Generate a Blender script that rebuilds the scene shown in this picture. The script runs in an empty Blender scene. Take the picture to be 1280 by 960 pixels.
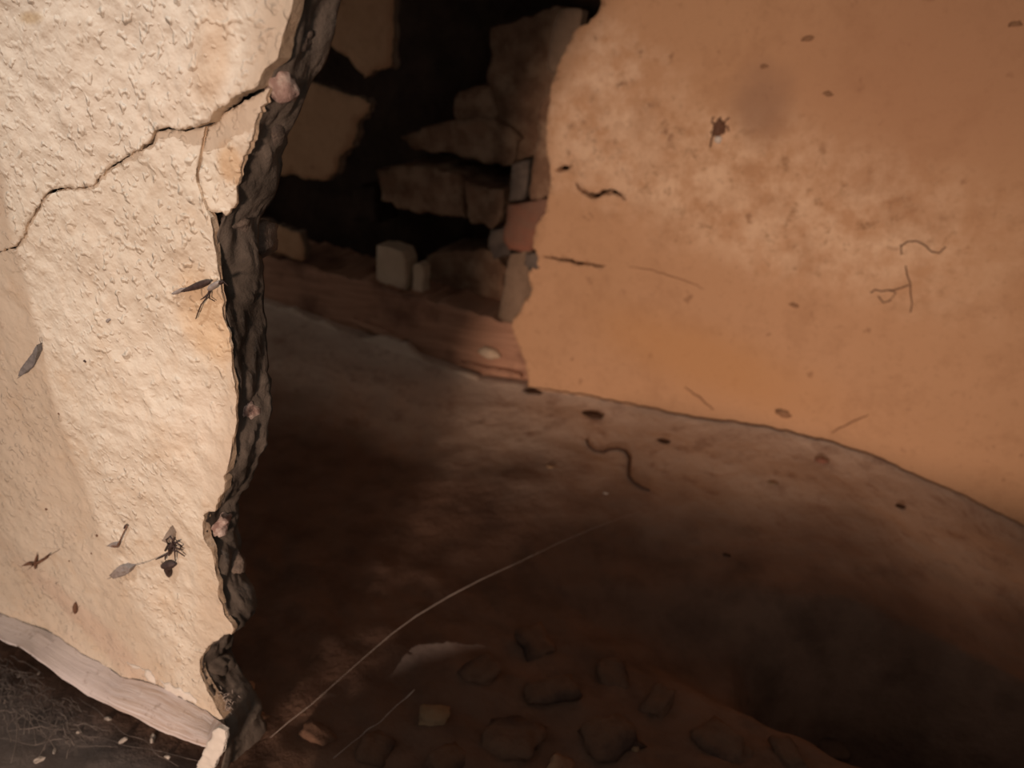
import bpy, bmesh, math, random
import numpy as np
from mathutils import Vector, noise
from mathutils.geometry import delaunay_2d_cdt

random.seed(7)
rng = np.random.default_rng(7)
SC = bpy.context.scene
COL = SC.collection

# ------------------------------------------------------------------ camera
CAM_Z, PITCH, FPX = 0.66, math.radians(25.0), 924.0
cam_d = bpy.data.cameras.new('camera')
cam = bpy.data.objects.new('camera', cam_d)
COL.objects.link(cam)
cam.location = (0, 0, CAM_Z)
cam.rotation_euler = (math.radians(90) - PITCH, 0, 0)
cam_d.sensor_width = 36.0
cam_d.lens = 36.0 * FPX / 1280.0
cam_d.clip_start = 0.01
cam_d.dof.use_dof = True
cam_d.dof.focus_distance = 0.55
cam_d.dof.aperture_fstop = 5.5
SC.camera = cam

# ------------------------------------------------------------------ world, lamps, exposure
world = bpy.data.worlds.new('world')
SC.world = world
world.use_nodes = True
wb = world.node_tree.nodes['Background']
wb.inputs['Color'].default_value = (0.82, 0.71, 0.62, 1)
wb.inputs['Strength'].default_value = 0.30


def spot(name, loc, target, energy, size_deg, blend, radius, color):
    d = bpy.data.lights.new(name, 'SPOT')
    d.energy = energy
    d.spot_size = math.radians(size_deg)
    d.spot_blend = blend
    d.shadow_soft_size = radius
    d.color = color
    o = bpy.data.objects.new(name, d)
    COL.objects.link(o)
    o.location = loc
    o.rotation_euler = (Vector(target) - Vector(loc)).to_track_quat('-Z', 'Y').to_euler()
    return o


# warm work lamp standing low in the room behind the photographer
spot('work_lamp', (-0.84, -2.5, 0.50), (0.32, 1.36, 0.05), 318.0, 36.0, 1.0, 0.22, (1.0, 0.68, 0.50))
# narrow ceiling spotlight, slanting down over the broken wall
spot('ceiling_spotlight', (-0.4537, -0.2183, 2.40), (-0.2497, 0.5123, 0.5246), 92.0, 8.9, 0.14, 0.0022, (0.98, 0.97, 0.94))

SC.view_settings.view_transform = 'Standard'
SC.view_settings.look = 'None'
SC.view_settings.exposure = 0.0
SC.view_settings.gamma = 1.0
SC.view_settings.use_curve_mapping = False

# ------------------------------------------------------------------ picture rays onto the real planes
CP, SP = math.cos(PITCH), math.sin(PITCH)
CAM = Vector((0, 0, CAM_Z))


def ray(u, v):
    dx, dy = (u - 640.0) / FPX, (480.0 - v) / FPX
    return Vector((dx, CP + dy * SP, -SP + dy * CP))


SL = 0.45
T = Vector((1, -SL, 0)).normalized()
N = Vector((-SL, -1, 0)).normalized()          # towards the viewer
ZA = Vector((0, 0, 1))


class Wall:
    """a vertical wall plane: s runs along it, z up, d towards the viewer"""

    def __init__(self, y0):
        self.O = Vector((0, y0, 0))

    def px(self, u, v, d=0.0):
        r = ray(u, v)
        t = ((self.O + N * d) - CAM).dot(N) / r.dot(N)
        P = CAM + r * t
        return ((P - self.O).dot(T), P.z)

    def at(self, s, z, d=0.0):
        return self.O + T * s + N * d + ZA * z


NEAR, FAR = Wall(0.40), Wall(1.50)


def fl(z):                                     # flare of the near wall at its foot
    return 0.030 * math.exp(-max(z, -.02) / 0.035)


def near_px(u, v):
    s, z = NEAR.px(u, v)
    for _ in range(8):
        s, z = NEAR.px(u, v, fl(z))
    return (s, z)


CREASE_PX = [(250, 350), (345, 384), (430, 414), (520, 446), (600, 474), (660, 482), (740, 491), (800, 505), (880, 520), (960, 531),
             (1040, 549), (1100, 569), (1160, 596), (1200, 613), (1280, 655), (1400, 735)]
CREASE = [FAR.px(*p) for p in CREASE_PX]
_cs = [c[0] for c in CREASE]
_cz = [c[1] for c in CREASE]


def fbm(x, y, z, octv=4):
    return noise.fractal(Vector((x, y, z)), 1.0, 2.0, octv)


def sm(a, b, x):
    t = min(1.0, max(0.0, (x - a) / (b - a)))
    return t * t * (3 - 2 * t)


PITS = [(.66, .58, .26, .10, .05), (.90, .57, .27, .125, .27)]         # s, distance from the back wall, radii, depth


def floor_z(x, y):
    p = Vector((x, y, 0)) - FAR.O
    s, w = p.dot(T), p.dot(N)
    zc = float(np.interp(s, _cs, _cz))
    # coved foot of the back wall, then the dirt floor; hollow running along in front of the cove
    base = zc * (1 - sm(0.25, 0.95, w))
    cove = 0.020 * math.exp(-max(w, 0) / 0.05) - 0.020
    hollow = -0.035 * math.exp(-((w - 0.62) / 0.16) ** 2) * sm(-0.25, 0.4, s)
    rough = 0.008 * fbm(x * 6, y * 6, 3.1) + sm(0.45, 0.75, w) * 0.006 * fbm(x * 22, y * 22, 9.4)
    rough *= sm(0.0, 0.10, w)
    front = sm(1.25, 1.0, w)
    # sunken pit at the right
    for (ps, pw, rs_, rw_, dp) in PITS:
        q = math.hypot((s - ps) / rs_, (w - pw) / rw_) + .15 * fbm(x * 7, y * 7, 1.1, 3)
        base -= dp * (1 - sm(.45, 1.25, q))
    return base + (cove + hollow + rough) * (0.3 + 0.7 * front)


def floor_px(u, v):
    r = ray(u, v)
    t = CAM_Z / -r.z
    for _ in range(12):
        P = CAM + r * t
        t = (CAM_Z - floor_z(P.x, P.y)) / -r.z
    return CAM + r * t


# ------------------------------------------------------------------ materials
MATS = {}


def new_mat(name, rough=0.9, spec=0.2):
    m = bpy.data.materials.new(name)
    m.use_nodes = True
    nt = m.node_tree
    b = nt.nodes['Principled BSDF']
    b.inputs['Roughness'].default_value = rough
    b.inputs['Specular IOR Level'].default_value = spec
    MATS[name] = m
    return m, nt, b


def nd(nt, typ, **kw):
    n = nt.nodes.new(typ)
    for k, v in kw.items():
        if k in ('Scale', 'Detail', 'Roughness', 'Distortion', 'W', 'Strength', 'Distance', 'Fac', 'Height'):
            n.inputs[k].default_value = v
        else:
            setattr(n, k, v)
    return n


def noise_fac(nt, scale, detail=5, rough=0.6, lo=0.35, hi=0.65, vec=None, dist=0.0):
    t = nd(nt, 'ShaderNodeTexNoise', Scale=scale, Detail=detail, Roughness=rough, Distortion=dist)
    if vec is None:
        vec = nt.nodes.get('OBJ') or nd(nt, 'ShaderNodeTexCoord')
        vec.name = 'OBJ'
        vec = vec.outputs['Object']
    nt.links.new(vec, t.inputs['Vector'])
    r = nd(nt, 'ShaderNodeMapRange')
    r.inputs['From Min'].default_value = lo
    r.inputs['From Max'].default_value = hi
    nt.links.new(t.outputs['Fac'], r.inputs['Value'])
    return r.outputs['Result']


def mixc(nt, fac, a, b, mode='MIX', amt=1.0):
    m = nd(nt, 'ShaderNodeMix', data_type='RGBA', blend_type=mode)
    if amt != 1.0 and fac is not None:
        mm = nd(nt, 'ShaderNodeMath', operation='MULTIPLY')
        nt.links.new(fac, mm.inputs[0])
        mm.inputs[1].default_value = amt
        fac = mm.outputs[0]
    if fac is None:
        m.inputs[0].default_value = amt
    else:
        nt.links.new(fac, m.inputs[0])
    for sock, c in ((m.inputs[6], a), (m.inputs[7], b)):
        if isinstance(c, tuple):
            sock.default_value = (*c, 1)
        else:
            nt.links.new(c, sock)
    return m.outputs[2]


def bump(nt, b, fac, strength=0.4, dist=0.002, prev=None):
    n = nd(nt, 'ShaderNodeBump', Strength=strength, Distance=dist)
    nt.links.new(fac, n.inputs['Height'])
    if prev is not None:
        nt.links.new(prev, n.inputs['Normal'])
    nt.links.new(n.outputs['Normal'], b.inputs['Normal'])
    return n.outputs['Normal']


def simple(name, c1, c2, scale, rough=0.9, bs=0.4, bd=0.003, c3=None, s3=1.0, spec=0.2):
    m, nt, b = new_mat(name, rough, spec)
    f = noise_fac(nt, scale)
    c = mixc(nt, f, c1, c2)
    if c3:
        c = mixc(nt, noise_fac(nt, s3, 4, .6, .45, .62), c, c3)
    nt.links.new(c, b.inputs['Base Color'])
    bump(nt, b, noise_fac(nt, scale * 3, 6, .65, .2, .8), bs, bd)
    return m


def uvw_mask(nt, cs, cz, rs, rz, rot=0.0, edge=0.35, wob=0.25, wscale=9.0):
    """soft blotch (stains and one painted light fall-off) in wall coordinates, UV = (s, z)"""
    uv = nt.nodes.get('UVN') or nd(nt, 'ShaderNodeUVMap')
    uv.name = 'UVN'
    mp = nd(nt, 'ShaderNodeMapping', vector_type='TEXTURE')
    mp.inputs['Location'].default_value = (cs, cz, 0)
    mp.inputs['Rotation'].default_value = (0, 0, rot)
    mp.inputs['Scale'].default_value = (rs, rz, 1)
    nt.links.new(uv.outputs['UV'], mp.inputs['Vector'])
    ln = nd(nt, 'ShaderNodeVectorMath', operation='LENGTH')
    nt.links.new(mp.outputs[0], ln.inputs[0])
    t = nd(nt, 'ShaderNodeTexNoise', Scale=wscale, Detail=5, Roughness=.6)
    nt.links.new(uv.outputs['UV'], t.inputs['Vector'])
    a = nd(nt, 'ShaderNodeMath', operation='MULTIPLY_ADD')
    nt.links.new(t.outputs['Fac'], a.inputs[0])
    a.inputs[1].default_value = wob * 4
    a.inputs[2].default_value = -wob * 2
    ad = nd(nt, 'ShaderNodeMath', operation='ADD')
    nt.links.new(ln.outputs['Value'], ad.inputs[0])
    nt.links.new(a.outputs[0], ad.inputs[1])
    r = nd(nt, 'ShaderNodeMapRange', interpolation_type='SMOOTHSTEP')
    r.inputs['From Min'].default_value = 1 + edge
    r.inputs['From Max'].default_value = 1 - edge
    nt.links.new(ad.outputs[0], r.inputs['Value'])
    return r.outputs['Result']


def mul(nt, a, b):
    m = nd(nt, 'ShaderNodeMath', operation='MULTIPLY')
    nt.links.new(a, m.inputs[0])
    if isinstance(b, float):
        m.inputs[1].default_value = b
    else:
        nt.links.new(b, m.inputs[1])
    return m.outputs[0]


# near wall: limewashed cream plaster
m, nt, b = new_mat('cream_plaster', 0.52, 0.4)
c = mixc(nt, noise_fac(nt, 7, 4), (0.665, 0.585, 0.48), (0.735, 0.67, 0.57))
c = mixc(nt, noise_fac(nt, 26, 5, .7, .52, .75), c, (0.64, 0.50, 0.36), amt=.6)
c = mixc(nt, noise_fac(nt, 60, 5, .7, .60, .72), c, (0.42, 0.33, 0.26), amt=.55)
c = mixc(nt, noise_fac(nt, 3.0, 5, .7, .50, .66), c, (0.72, 0.62, 0.52), amt=.6)
for (u, v, ru, rv, ro, colr, am) in ((268, 78, .014, .030, -.35, (.56, .36, .20), .50), (262, 400, .030, .035, .0, (.62, .40, .20), .55),
                                     (90, 40, .10, .08, .2, (.74, .66, .56), .7), (120, 790, .12, .02, -.5, (.60, .43, .34), .4),
                                     (286, 205, .012, .012, 0, (.55, .33, .15), .6), (40, 22, .012, .004, 0, (.5, .36, .2), .7)):
    s_, z_ = near_px(u, v)
    c = mixc(nt, uvw_mask(nt, s_, z_, ru, rv, ro, .5, .3, 25.), c, colr, amt=am)
nt.links.new(c, b.inputs['Base Color'])
n1 = bump(nt, b, noise_fac(nt, 60, 3.5, .5, .2, .8), .7, .0036)
n2 = bump(nt, b, mul(nt, noise_fac(nt, 150, 1.0, .5, .56, .85), noise_fac(nt, 9, 3, .6, .30, .60)), .9, .0030, n1)

# the far wall: ochre plaster with salt bloom
m, nt, b = new_mat('ochre_plaster', 0.92, 0.15)
c = mixc(nt, noise_fac(nt, 2.3, 4), (0.60, 0.37, 0.22), (0.66, 0.41, 0.25))
s_, z_ = FAR.px(790, 175)
bloom1 = uvw_mask(nt, *FAR.px(760, 150), .11, .14, .0, .5, .30, 9.)
bloom2 = uvw_mask(nt, *FAR.px(960, 245), .36, .12, -.25, .5, .30, 8.)
mot = noise_fac(nt, 24, 6, .7, .40, .62)
c = mixc(nt, mul(nt, bloom1, mot), c, (0.88, 0.66, 0.48), amt=.95)
c = mixc(nt, mul(nt, bloom2, noise_fac(nt, 17, 6, .7, .38, .60)), c, (0.86, 0.63, 0.44), amt=.95)
c = mixc(nt, mul(nt, bloom2, noise_fac(nt, 38, 5, .7, .56, .70)), c, (0.34, 0.20, 0.11), amt=.8)
c = mixc(nt, mul(nt, bloom1, noise_fac(nt, 30, 5, .7, .56, .70)), c, (0.42, 0.29, 0.20), amt=.7)
c = mixc(nt, noise_fac(nt, 30, 3, .6, .66, .74), c, (0.30, 0.16, 0.09), amt=.65)
c = mixc(nt, noise_fac(nt, 9, 6, .7, .50, .66), c, (0.46, 0.265, 0.15), amt=.45)
c = mixc(nt, noise_fac(nt, 70, 4, .7, .55, .72), c, (0.44, 0.26, 0.15), amt=.4)
c = mixc(nt, uvw_mask(nt, *FAR.px(952, 130), .045, .055, .2, .6, .3, 14.), c, (0.36, 0.23, 0.16), amt=.62)
c = mixc(nt, uvw_mask(nt, *FAR.px(1180, 80), .20, .16, .0, .7, .2, 6.), c, (0.50, 0.28, 0.17), amt=.55)  # darker upper right: lamp fall-off painted into the plaster colour
c = mixc(nt, uvw_mask(nt, *FAR.px(880, 450), .20, .06, -.2, .7, .2, 6.), c, (0.64, 0.36, 0.17), amt=.6)
nt.links.new(c, b.inputs['Base Color'])
bump(nt, b, noise_fac(nt, 30, 6, .65, .2, .8), .5, .005)

# floor: pale plaster cove at the wall (faded wide to paint in dimming light), soot and dirt elsewhere
m, nt, b = new_mat('dirt_floor', 0.95, 0.12)
c = mixc(nt, noise_fac(nt, 5, 5), (0.145, 0.088, 0.064), (0.22, 0.137, 0.10))
c = mixc(nt, noise_fac(nt, 16, 4, .6, .45, .75), c, (0.07, 0.044, 0.034), amt=.7)
at = nd(nt, 'ShaderNodeAttribute', attribute_name='cove')
c2 = mixc(nt, noise_fac(nt, 6, 5, .65), (0.55, 0.43, 0.35), (0.70, 0.57, 0.47))
c2 = mixc(nt, noise_fac(nt, 20, 5, .7, .52, .68), c2, (0.36, 0.235, 0.18), amt=.7)
c = mixc(nt, at.outputs['Fac'], c, c2)
at2 = nd(nt, 'ShaderNodeAttribute', attribute_name='dust')
c = mixc(nt, at2.outputs['Fac'], c, (0.20, 0.185, 0.18))
nt.links.new(c, b.inputs['Base Color'])
bump(nt, b, noise_fac(nt, 40, 6, .65, .2, .8), .6, .006)

simple('mud_core', (0.115, 0.10, 0.088), (0.175, 0.148, 0.127), 30, .95, .35, .005, (0.06, 0.05, 0.042), 14)
simple('lath_wood', (0.22, 0.155, 0.11), (0.30, 0.215, 0.155), 30, .95, .5, .003)
simple('plaster_edge', (0.55, 0.42, 0.30), (0.70, 0.56, 0.42), 60, .9, .5, .002)
simple('mauve_stone', (0.30, 0.20, 0.18), (0.46, 0.33, 0.30), 70, .9, .6, .003, (0.62, 0.52, 0.48), 120)
simple('grey_stone', (0.17, 0.14, 0.12), (0.30, 0.24, 0.20), 40, .95, .7, .004, (0.12, .1, .09), 20)
simple('brown_stone', (0.22, 0.13, 0.085), (0.34, 0.21, 0.14), 25, .95, .7, .006, (0.42, 0.29, 0.20), 18)
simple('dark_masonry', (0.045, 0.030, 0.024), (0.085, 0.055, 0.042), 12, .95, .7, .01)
simple('pink_brick', (0.24, 0.135, 0.098), (0.31, 0.18, 0.13), 22, .95, .5, .004, (0.35, .15, .10), 9)
simple('pale_brick', (0.60, 0.47, 0.34), (0.70, 0.56, 0.42), 22, .95, .5, .003)
simple('cream_rubble', (0.25, 0.165, 0.10), (0.33, 0.225, 0.14), 30, .95, .5, .004)
simple('dirt_rubble', (0.14, 0.082, 0.057), (0.23, 0.138, 0.094), 22, .95, .7, .006, (0.08, .05, .04), 12)
simple('mud_dab', (0.30, 0.175, 0.10), (0.36, 0.21, 0.125), 60, .95, .3, .002)
simple('dark_brown_line', (0.10, 0.058, 0.042), (0.15, 0.09, 0.065), 60, .95, .3, .002)
simple('black_metal', (0.02, 0.02, 0.02), (0.035, 0.035, 0.035), 50, .5, .1, .001)
simple('cove_plaster', (0.58, 0.47, 0.38), (0.72, 0.60, 0.50), 14, .95, .5, .004)
simple('cobweb', (0.36, 0.31, 0.28), (0.50, 0.44, 0.40), 60, .9, .1, .001)
simple('dusty_cobweb', (0.20, 0.175, 0.16), (0.32, 0.28, 0.26), 60, .95, .1, .001)
simple('white_crumb', (0.62, 0.57, 0.52), (0.78, 0.73, 0.67), 90, .9, .3, .001)
simple('white_plaster', (0.78, 0.75, 0.70), (0.88, 0.85, 0.80), 70, .7, .4, .0015)
simple('chitin_dark', (0.035, 0.022, 0.020), (0.075, 0.05, 0.045), 200, .5, .2, .0005)
simple('chitin_brown', (0.13, 0.07, 0.045), (0.22, 0.12, 0.08), 200, .6, .2, .0005)
simple('chitin_grey', (0.22, 0.19, 0.18), (0.34, 0.30, 0.28), 300, .6, .2, .0005)
simple('slate_leaf', (0.17, 0.165, 0.17), (0.27, 0.26, 0.265), 250, .7, .3, .0006)
simple('crack_dirt', (0.05, 0.028, 0.018), (0.09, 0.05, 0.032), 60, .95, .2, .001)
simple('old_mortar', (0.20, 0.15, 0.115), (0.30, 0.23, 0.175), 20, .95, .5, .004)

# timber with grain along its length (UV.x)
m, nt, b = new_mat('old_timber', 0.85, 0.2)
uv = nd(nt, 'ShaderNodeUVMap')
mp = nd(nt, 'ShaderNodeMapping')
mp.inputs['Scale'].default_value = (3, 40, 1)
mp.inputs['Rotation'].default_value = (0, 0, .20)
nt.links.new(uv.outputs['UV'], mp.inputs['Vector'])
g = noise_fac(nt, 1.6, 6, .65, .3, .7, mp.outputs[0], .4)
c = mixc(nt, g, (0.33, 0.18, 0.12), (0.60, 0.36, 0.25))
c = mixc(nt, noise_fac(nt, 9, 4, .6, .5, .66), c, (0.19, 0.10, 0.07), amt=.8)
nt.links.new(c, b.inputs['Base Color'])
bump(nt, b, g, .6, .004)

# worn white paint on the foot strip, brushed lines along it
m, nt, b = new_mat('worn_white_paint', 0.6, 0.3)
uv = nd(nt, 'ShaderNodeUVMap')
mp = nd(nt, 'ShaderNodeMapping')
mp.inputs['Scale'].default_value = (6, 170, 1)
nt.links.new(uv.outputs['UV'], mp.inputs['Vector'])
g = noise_fac(nt, 1.5, 5, .7, .38, .62, mp.outputs[0], .2)
wear = uvw_mask(nt, near_px(225, 895)[0], .01, .085, .06, 0, .4, .25, 18.)
c = mixc(nt, noise_fac(nt, 25, 5), (0.74, 0.70, 0.72), (0.82, 0.78, 0.79))
c = mixc(nt, mul(nt, wear, g), c, (0.46, 0.33, 0.24), amt=.75)
c = mixc(nt, noise_fac(nt, 70, 5, .7, .60, .72), c, (0.30, 0.22, 0.18), amt=.7)
nt.links.new(c, b.inputs['Base Color'])
bump(nt, b, g, .35, .0015)

m, nt, b = new_mat('insect_wing', 0.35, 0.4)
b.inputs['Base Color'].default_value = (0.30, 0.24, 0.20, 1)
b.inputs['Alpha'].default_value = 0.72


# ------------------------------------------------------------------ object helpers
def link(name, me, mat, parent=None, smooth=True):
    o = bpy.data.objects.new(name, me)
    COL.objects.link(o)
    if mat:
        for x in (mat if isinstance(mat, (list, tuple)) else [mat]):
            me.materials.append(MATS[x])
    if parent:
        o.parent = parent
    if smooth:
        me.polygons.foreach_set('use_smooth', [True] * len(me.polygons))
    return o


def empty(name, loc=(0, 0, 0)):
    o = bpy.data.objects.new(name, None)
    o.empty_display_size = .02
    COL.objects.link(o)
    o.location = loc
    return o


def tag(o, label, cat=None, group=None, kind=None):
    o['label'] = label
    if cat:
        o['category'] = cat
    if group:
        o['group'] = group
    if kind:
        o['kind'] = kind
    return o


def jag(pts, step, amp, seed, closed=True, keep=()):
    """subdivide an outline and roughen it"""
    out = []
    n = len(pts)
    for i in range(n if closed else n - 1):
        a, b_ = pts[i], pts[(i + 1) % n]
        L = math.hypot(b_[0] - a[0], b_[1] - a[1])
        k = max(1, min(400, int(L / step)))
        dx, dy = (b_[0] - a[0]), (b_[1] - a[1])
        nx, ny = (-dy / L, dx / L) if L > 1e-9 else (0, 0)
        for j in range(k):
            t = j / k
            x, y = a[0] + dx * t, a[1] + dy * t
            h = 0.0
            if j:
                h = amp * (fbm(x / step * .18, y / step * .18, seed, 4)) * min(1, 4 * t * (1 - t) + .3)
            out.append((x + nx * h, y + ny * h))
    if not closed:
        out.append(pts[-1])
    return out


def inside(poly, X, Y):
    poly = np.asarray(poly)
    r = np.zeros(len(X), bool)
    xj, yj = poly[-1]
    for xi, yi in poly:
        if yi != yj:
            cnd = ((yi > Y) != (yj > Y)) & (X < (xj - xi) * (Y - yi) / (yj - yi) + xi)
            r ^= cnd
        xj, yj = xi, yi
    return r


def dist_poly(poly, X, Y):
    P = np.asarray(poly)
    Q = np.roll(P, -1, 0)
    best = np.full(len(X), 1e9)
    for (ax, ay), (bx, by) in zip(P, Q):
        vx, vy = bx - ax, by - ay
        L2 = vx * vx + vy * vy + 1e-18
        t = np.clip(((X - ax) * vx + (Y - ay) * vy) / L2, 0, 1)
        best = np.minimum(best, np.hypot(X - ax - t * vx, Y - ay - t * vy))
    return best


def plate(name, wall, poly, spacing, hfun, thick, mat, parent=None, holes=(), pts=None, d0=0.0, back_amp=.3, back_cap=False, seed=1.0, flat=0.0):
    """a slab of irregular outline standing in a wall plane: uneven front face, ragged broken sides"""
    loops = [poly] + [h for h in holes]
    V, Ed = [], []
    for lp in loops:
        st = len(V)
        V += [Vector(p) for p in lp]
        Ed += [(st + i, st + (i + 1) % len(lp)) for i in range(len(lp))]
    P = np.array(poly)
    x0, y0 = P.min(0)
    x1, y1 = P.max(0)
    if pts is None:
        gx, gy = np.meshgrid(np.arange(x0, x1, spacing), np.arange(y0, y1, spacing))
        pts = np.stack([gx.ravel(), gy.ravel()], 1)
        pts = pts + (rng.random(pts.shape) - .5) * spacing * .5
        pr = spacing * .45
    else:
        pr = None
    X, Y = pts[:, 0], pts[:, 1]
    ok = inside(poly, X, Y)
    for h in holes:
        ok &= ~inside(h, X, Y)
    pts = pts[ok]
    if len(pts):
        for lp in loops:
            k = dist_poly(lp, pts[:, 0], pts[:, 1]) > (pr or .0009)
            pts = pts[k]
    V += [Vector(p) for p in pts]
    vo, eo, fo, ov, oe, of = delaunay_2d_cdt(V, Ed, [], 0, 1e-7)
    vo = [(p.x, p.y) for p in vo]
    A = np.array(vo)
    tri = np.array([list(f) for f in fo if len(f) == 3])
    cen = A[tri].mean(1)
    k = inside(poly, cen[:, 0], cen[:, 1])
    for h in holes:
        k &= ~inside(h, cen[:, 0], cen[:, 1])
    tri = tri[k]
    nf = len(A)
    verts = [wall.at(x, y, d0 + hfun(x, y)) for x, y in vo]
    # boundary edges of the kept triangles
    cnt = {}
    for t_ in tri:
        for a, b_ in ((t_[0], t_[1]), (t_[1], t_[2]), (t_[2], t_[0])):
            key = (min(a, b_), max(a, b_))
            if key in cnt:
                cnt[key] = None
            else:
                cnt[key] = (int(a), int(b_))
    faces = [tuple(int(i) for i in t_) for t_ in tri]
    nfront = len(faces)
    mid, bk = {}, {}
    cx, cy = P.mean(0)
    for e in cnt.values():
        if e is None:
            continue
        for i in e:
            if i not in bk:
                x, y = vo[i]
                q1 = noise.noise_vector(Vector((x * 90, y * 90, seed)))
                q2 = noise.noise_vector(Vector((x * 45, y * 45, seed + 7)))
                w = thick * back_amp
                mid[i] = len(verts)
                verts.append(wall.at(x + q1.x * w, y + q1.y * w, d0 + hfun(x, y) - thick * .5))
                bk[i] = len(verts)
                verts.append(wall.at(x + q2.x * w * 1.3, y + q2.y * w * 1.3, d0 + flat - thick))
    for e in cnt.values():
        if e is None:
            continue
        a, b_ = e
        faces.append((b_, a, mid[a], mid[b_]))
        faces.append((mid[b_], mid[a], bk[a], bk[b_]))
    if back_cap:
        b0 = len(verts)
        for x, y in vo:
            verts.append(wall.at(x, y, d0 + flat - thick))
        faces += [(int(t_[0]) + b0, int(t_[2]) + b0, int(t_[1]) + b0) for t_ in tri]
    me = bpy.data.meshes.new(name)
    me.from_pydata([tuple(v) for v in verts], [], faces)
    # make the front face look at the viewer
    if me.polygons[0].normal.dot(N) < 0:
        me.flip_normals()
    uvl = me.uv_layers.new(name='UVMap')
    co = np.empty(len(verts) * 3)
    me.vertices.foreach_get('co', co)
    co = co.reshape(-1, 3)
    li = np.empty(len(me.loops), int)
    me.loops.foreach_get('vertex_index', li)
    O = np.array(wall.O)
    ss = (co - O) @ np.array(T)
    uvl.data.foreach_set('uv', np.stack([ss[li], co[li, 2]], 1).ravel())
    o = link(name, me, mat, parent)
    if isinstance(mat, (list, tuple)) and len(mat) > 1:
        mi = np.zeros(len(me.polygons), int)
        mi[nfront:] = 1
        me.polygons.foreach_set('material_index', mi)
    sh = np.ones(len(me.polygons), bool)
    sh[nfront:] = False
    me.polygons.foreach_set('use_smooth', sh)
    me.update()
    return o


def stone_mesh(name, rx, ry, rz, seed, rough=.25, sub=2, blocky=.0):
    bm = bmesh.new()
    bmesh.ops.create_icosphere(bm, subdivisions=sub, radius=1.0)
    for v in bm.verts:
        p = v.co.copy()
        if blocky:
            mx = max(abs(p.x), abs(p.y), abs(p.z))
            p = p.lerp(p / mx * .82, blocky)
        h = 1 + rough * fbm(p.x * 1.3 + seed, p.y * 1.3, p.z * 1.3, 4)
        v.co = Vector((p.x * rx * h, p.y * ry * h, p.z * rz * h))
    me = bpy.data.meshes.new(name)
    bm.to_mesh(me)
    bm.free()
    return me


def tube_mesh(name, paths, sides=5):
    """paths: list of lists of (Vector, radius)"""
    V, Fc = [], []
    for path in paths:
        n = len(path)
        rings = []
        for i, (p, r) in enumerate(path):
            a = path[max(0, i - 1)][0]
            c_ = path[min(n - 1, i + 1)][0]
            d = (c_ - a)
            d = d.normalized() if d.length > 1e-9 else Vector((0, 0, 1))
            u = d.cross(Vector((0.3, .2, 1))).normalized()
            w = d.cross(u)
            st = len(V)
            for k in range(sides):
                an = 2 * math.pi * k / sides
                V.append(p + u * (math.cos(an) * r) + w * (math.sin(an) * r))
            rings.append(st)
        for a, b_ in zip(rings, rings[1:]):
            for k in range(sides):
                k2 = (k + 1) % sides
                Fc.append((a + k, a + k2, b_ + k2, b_ + k))
        Fc.append(tuple(rings[0] + k for k in range(sides))[::-1])
        Fc.append(tuple(rings[-1] + k for k in range(sides)))
    me = bpy.data.meshes.new(name)
    me.from_pydata([tuple(v) for v in V], [], Fc)
    me.update()
    return me


# ================================================================== THE SETTING
# ------------------------------------------------------------------ floor
def build_floor():
    def axis(lo, hi, f0, f1, fine, coarse):
        a = list(np.arange(lo, f0, coarse)) + list(np.arange(f0, f1, fine)) + list(np.arange(f1, hi + coarse, coarse))
        return a
    S = axis(-2.0, 2.2, -1.15, 1.0, .0085, .05)
    W = axis(-.45, 2.2, -.06, 1.15, .0085, .05)
    verts, cove, dust = [], [], []
    for w in W:
        for s in S:
            p = FAR.O + T * s + N * w
            z = floor_z(p.x, p.y)
            if w < 0:
                z = float(np.interp(s, _cs, _cz)) + w * .05
            verts.append((p.x, p.y, z))
            # plaster coved down from the back wall; its wide fade paints dimming light
            lim = float(np.interp(s, [-1.2, -.6, -.2, .15, .5, .9, 1.2], [.46, .40, .28, .30, .30, .30, .28]))
            lim += .07 * fbm(s * 5, w * 5, 2.2) + .02 * fbm(s * 22, w * 22, 5.2)
            cove.append(1 - sm(lim - .20, lim + .16, w))
            dust.append(sm(1.0, 1.06, w) * .85)
    nS = len(S)
    faces = []
    for j in range(len(W) - 1):
        for i in range(nS - 1):
            a = j * nS + i
            faces.append((a, a + nS, a + nS + 1, a + 1))
    me = bpy.data.meshes.new('floor')
    me.from_pydata(verts, [], faces)
    if me.polygons[0].normal.z < 0:
        me.flip_normals()
    me.attributes.new('cove', 'FLOAT', 'POINT').data.foreach_set('value', cove)
    me.attributes.new('dust', 'FLOAT', 'POINT').data.foreach_set('value', dust)
    o = link('floor', me, 'dirt_floor')
    tag(o, 'uneven dark dirt floor with a pale plaster cove along the back wall', kind='structure')
    return o


floor = build_floor()

# ------------------------------------------------------------------ near wall
wall_left = empty('wall_left', NEAR.at(-.5, 0))
tag(wall_left, 'broken cream plastered wall with a ragged edge on the left', kind='structure')


def set_parent(o, par):
    o.parent = par
    o.matrix_parent_inverse = par.matrix_basis.inverted()


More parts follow.
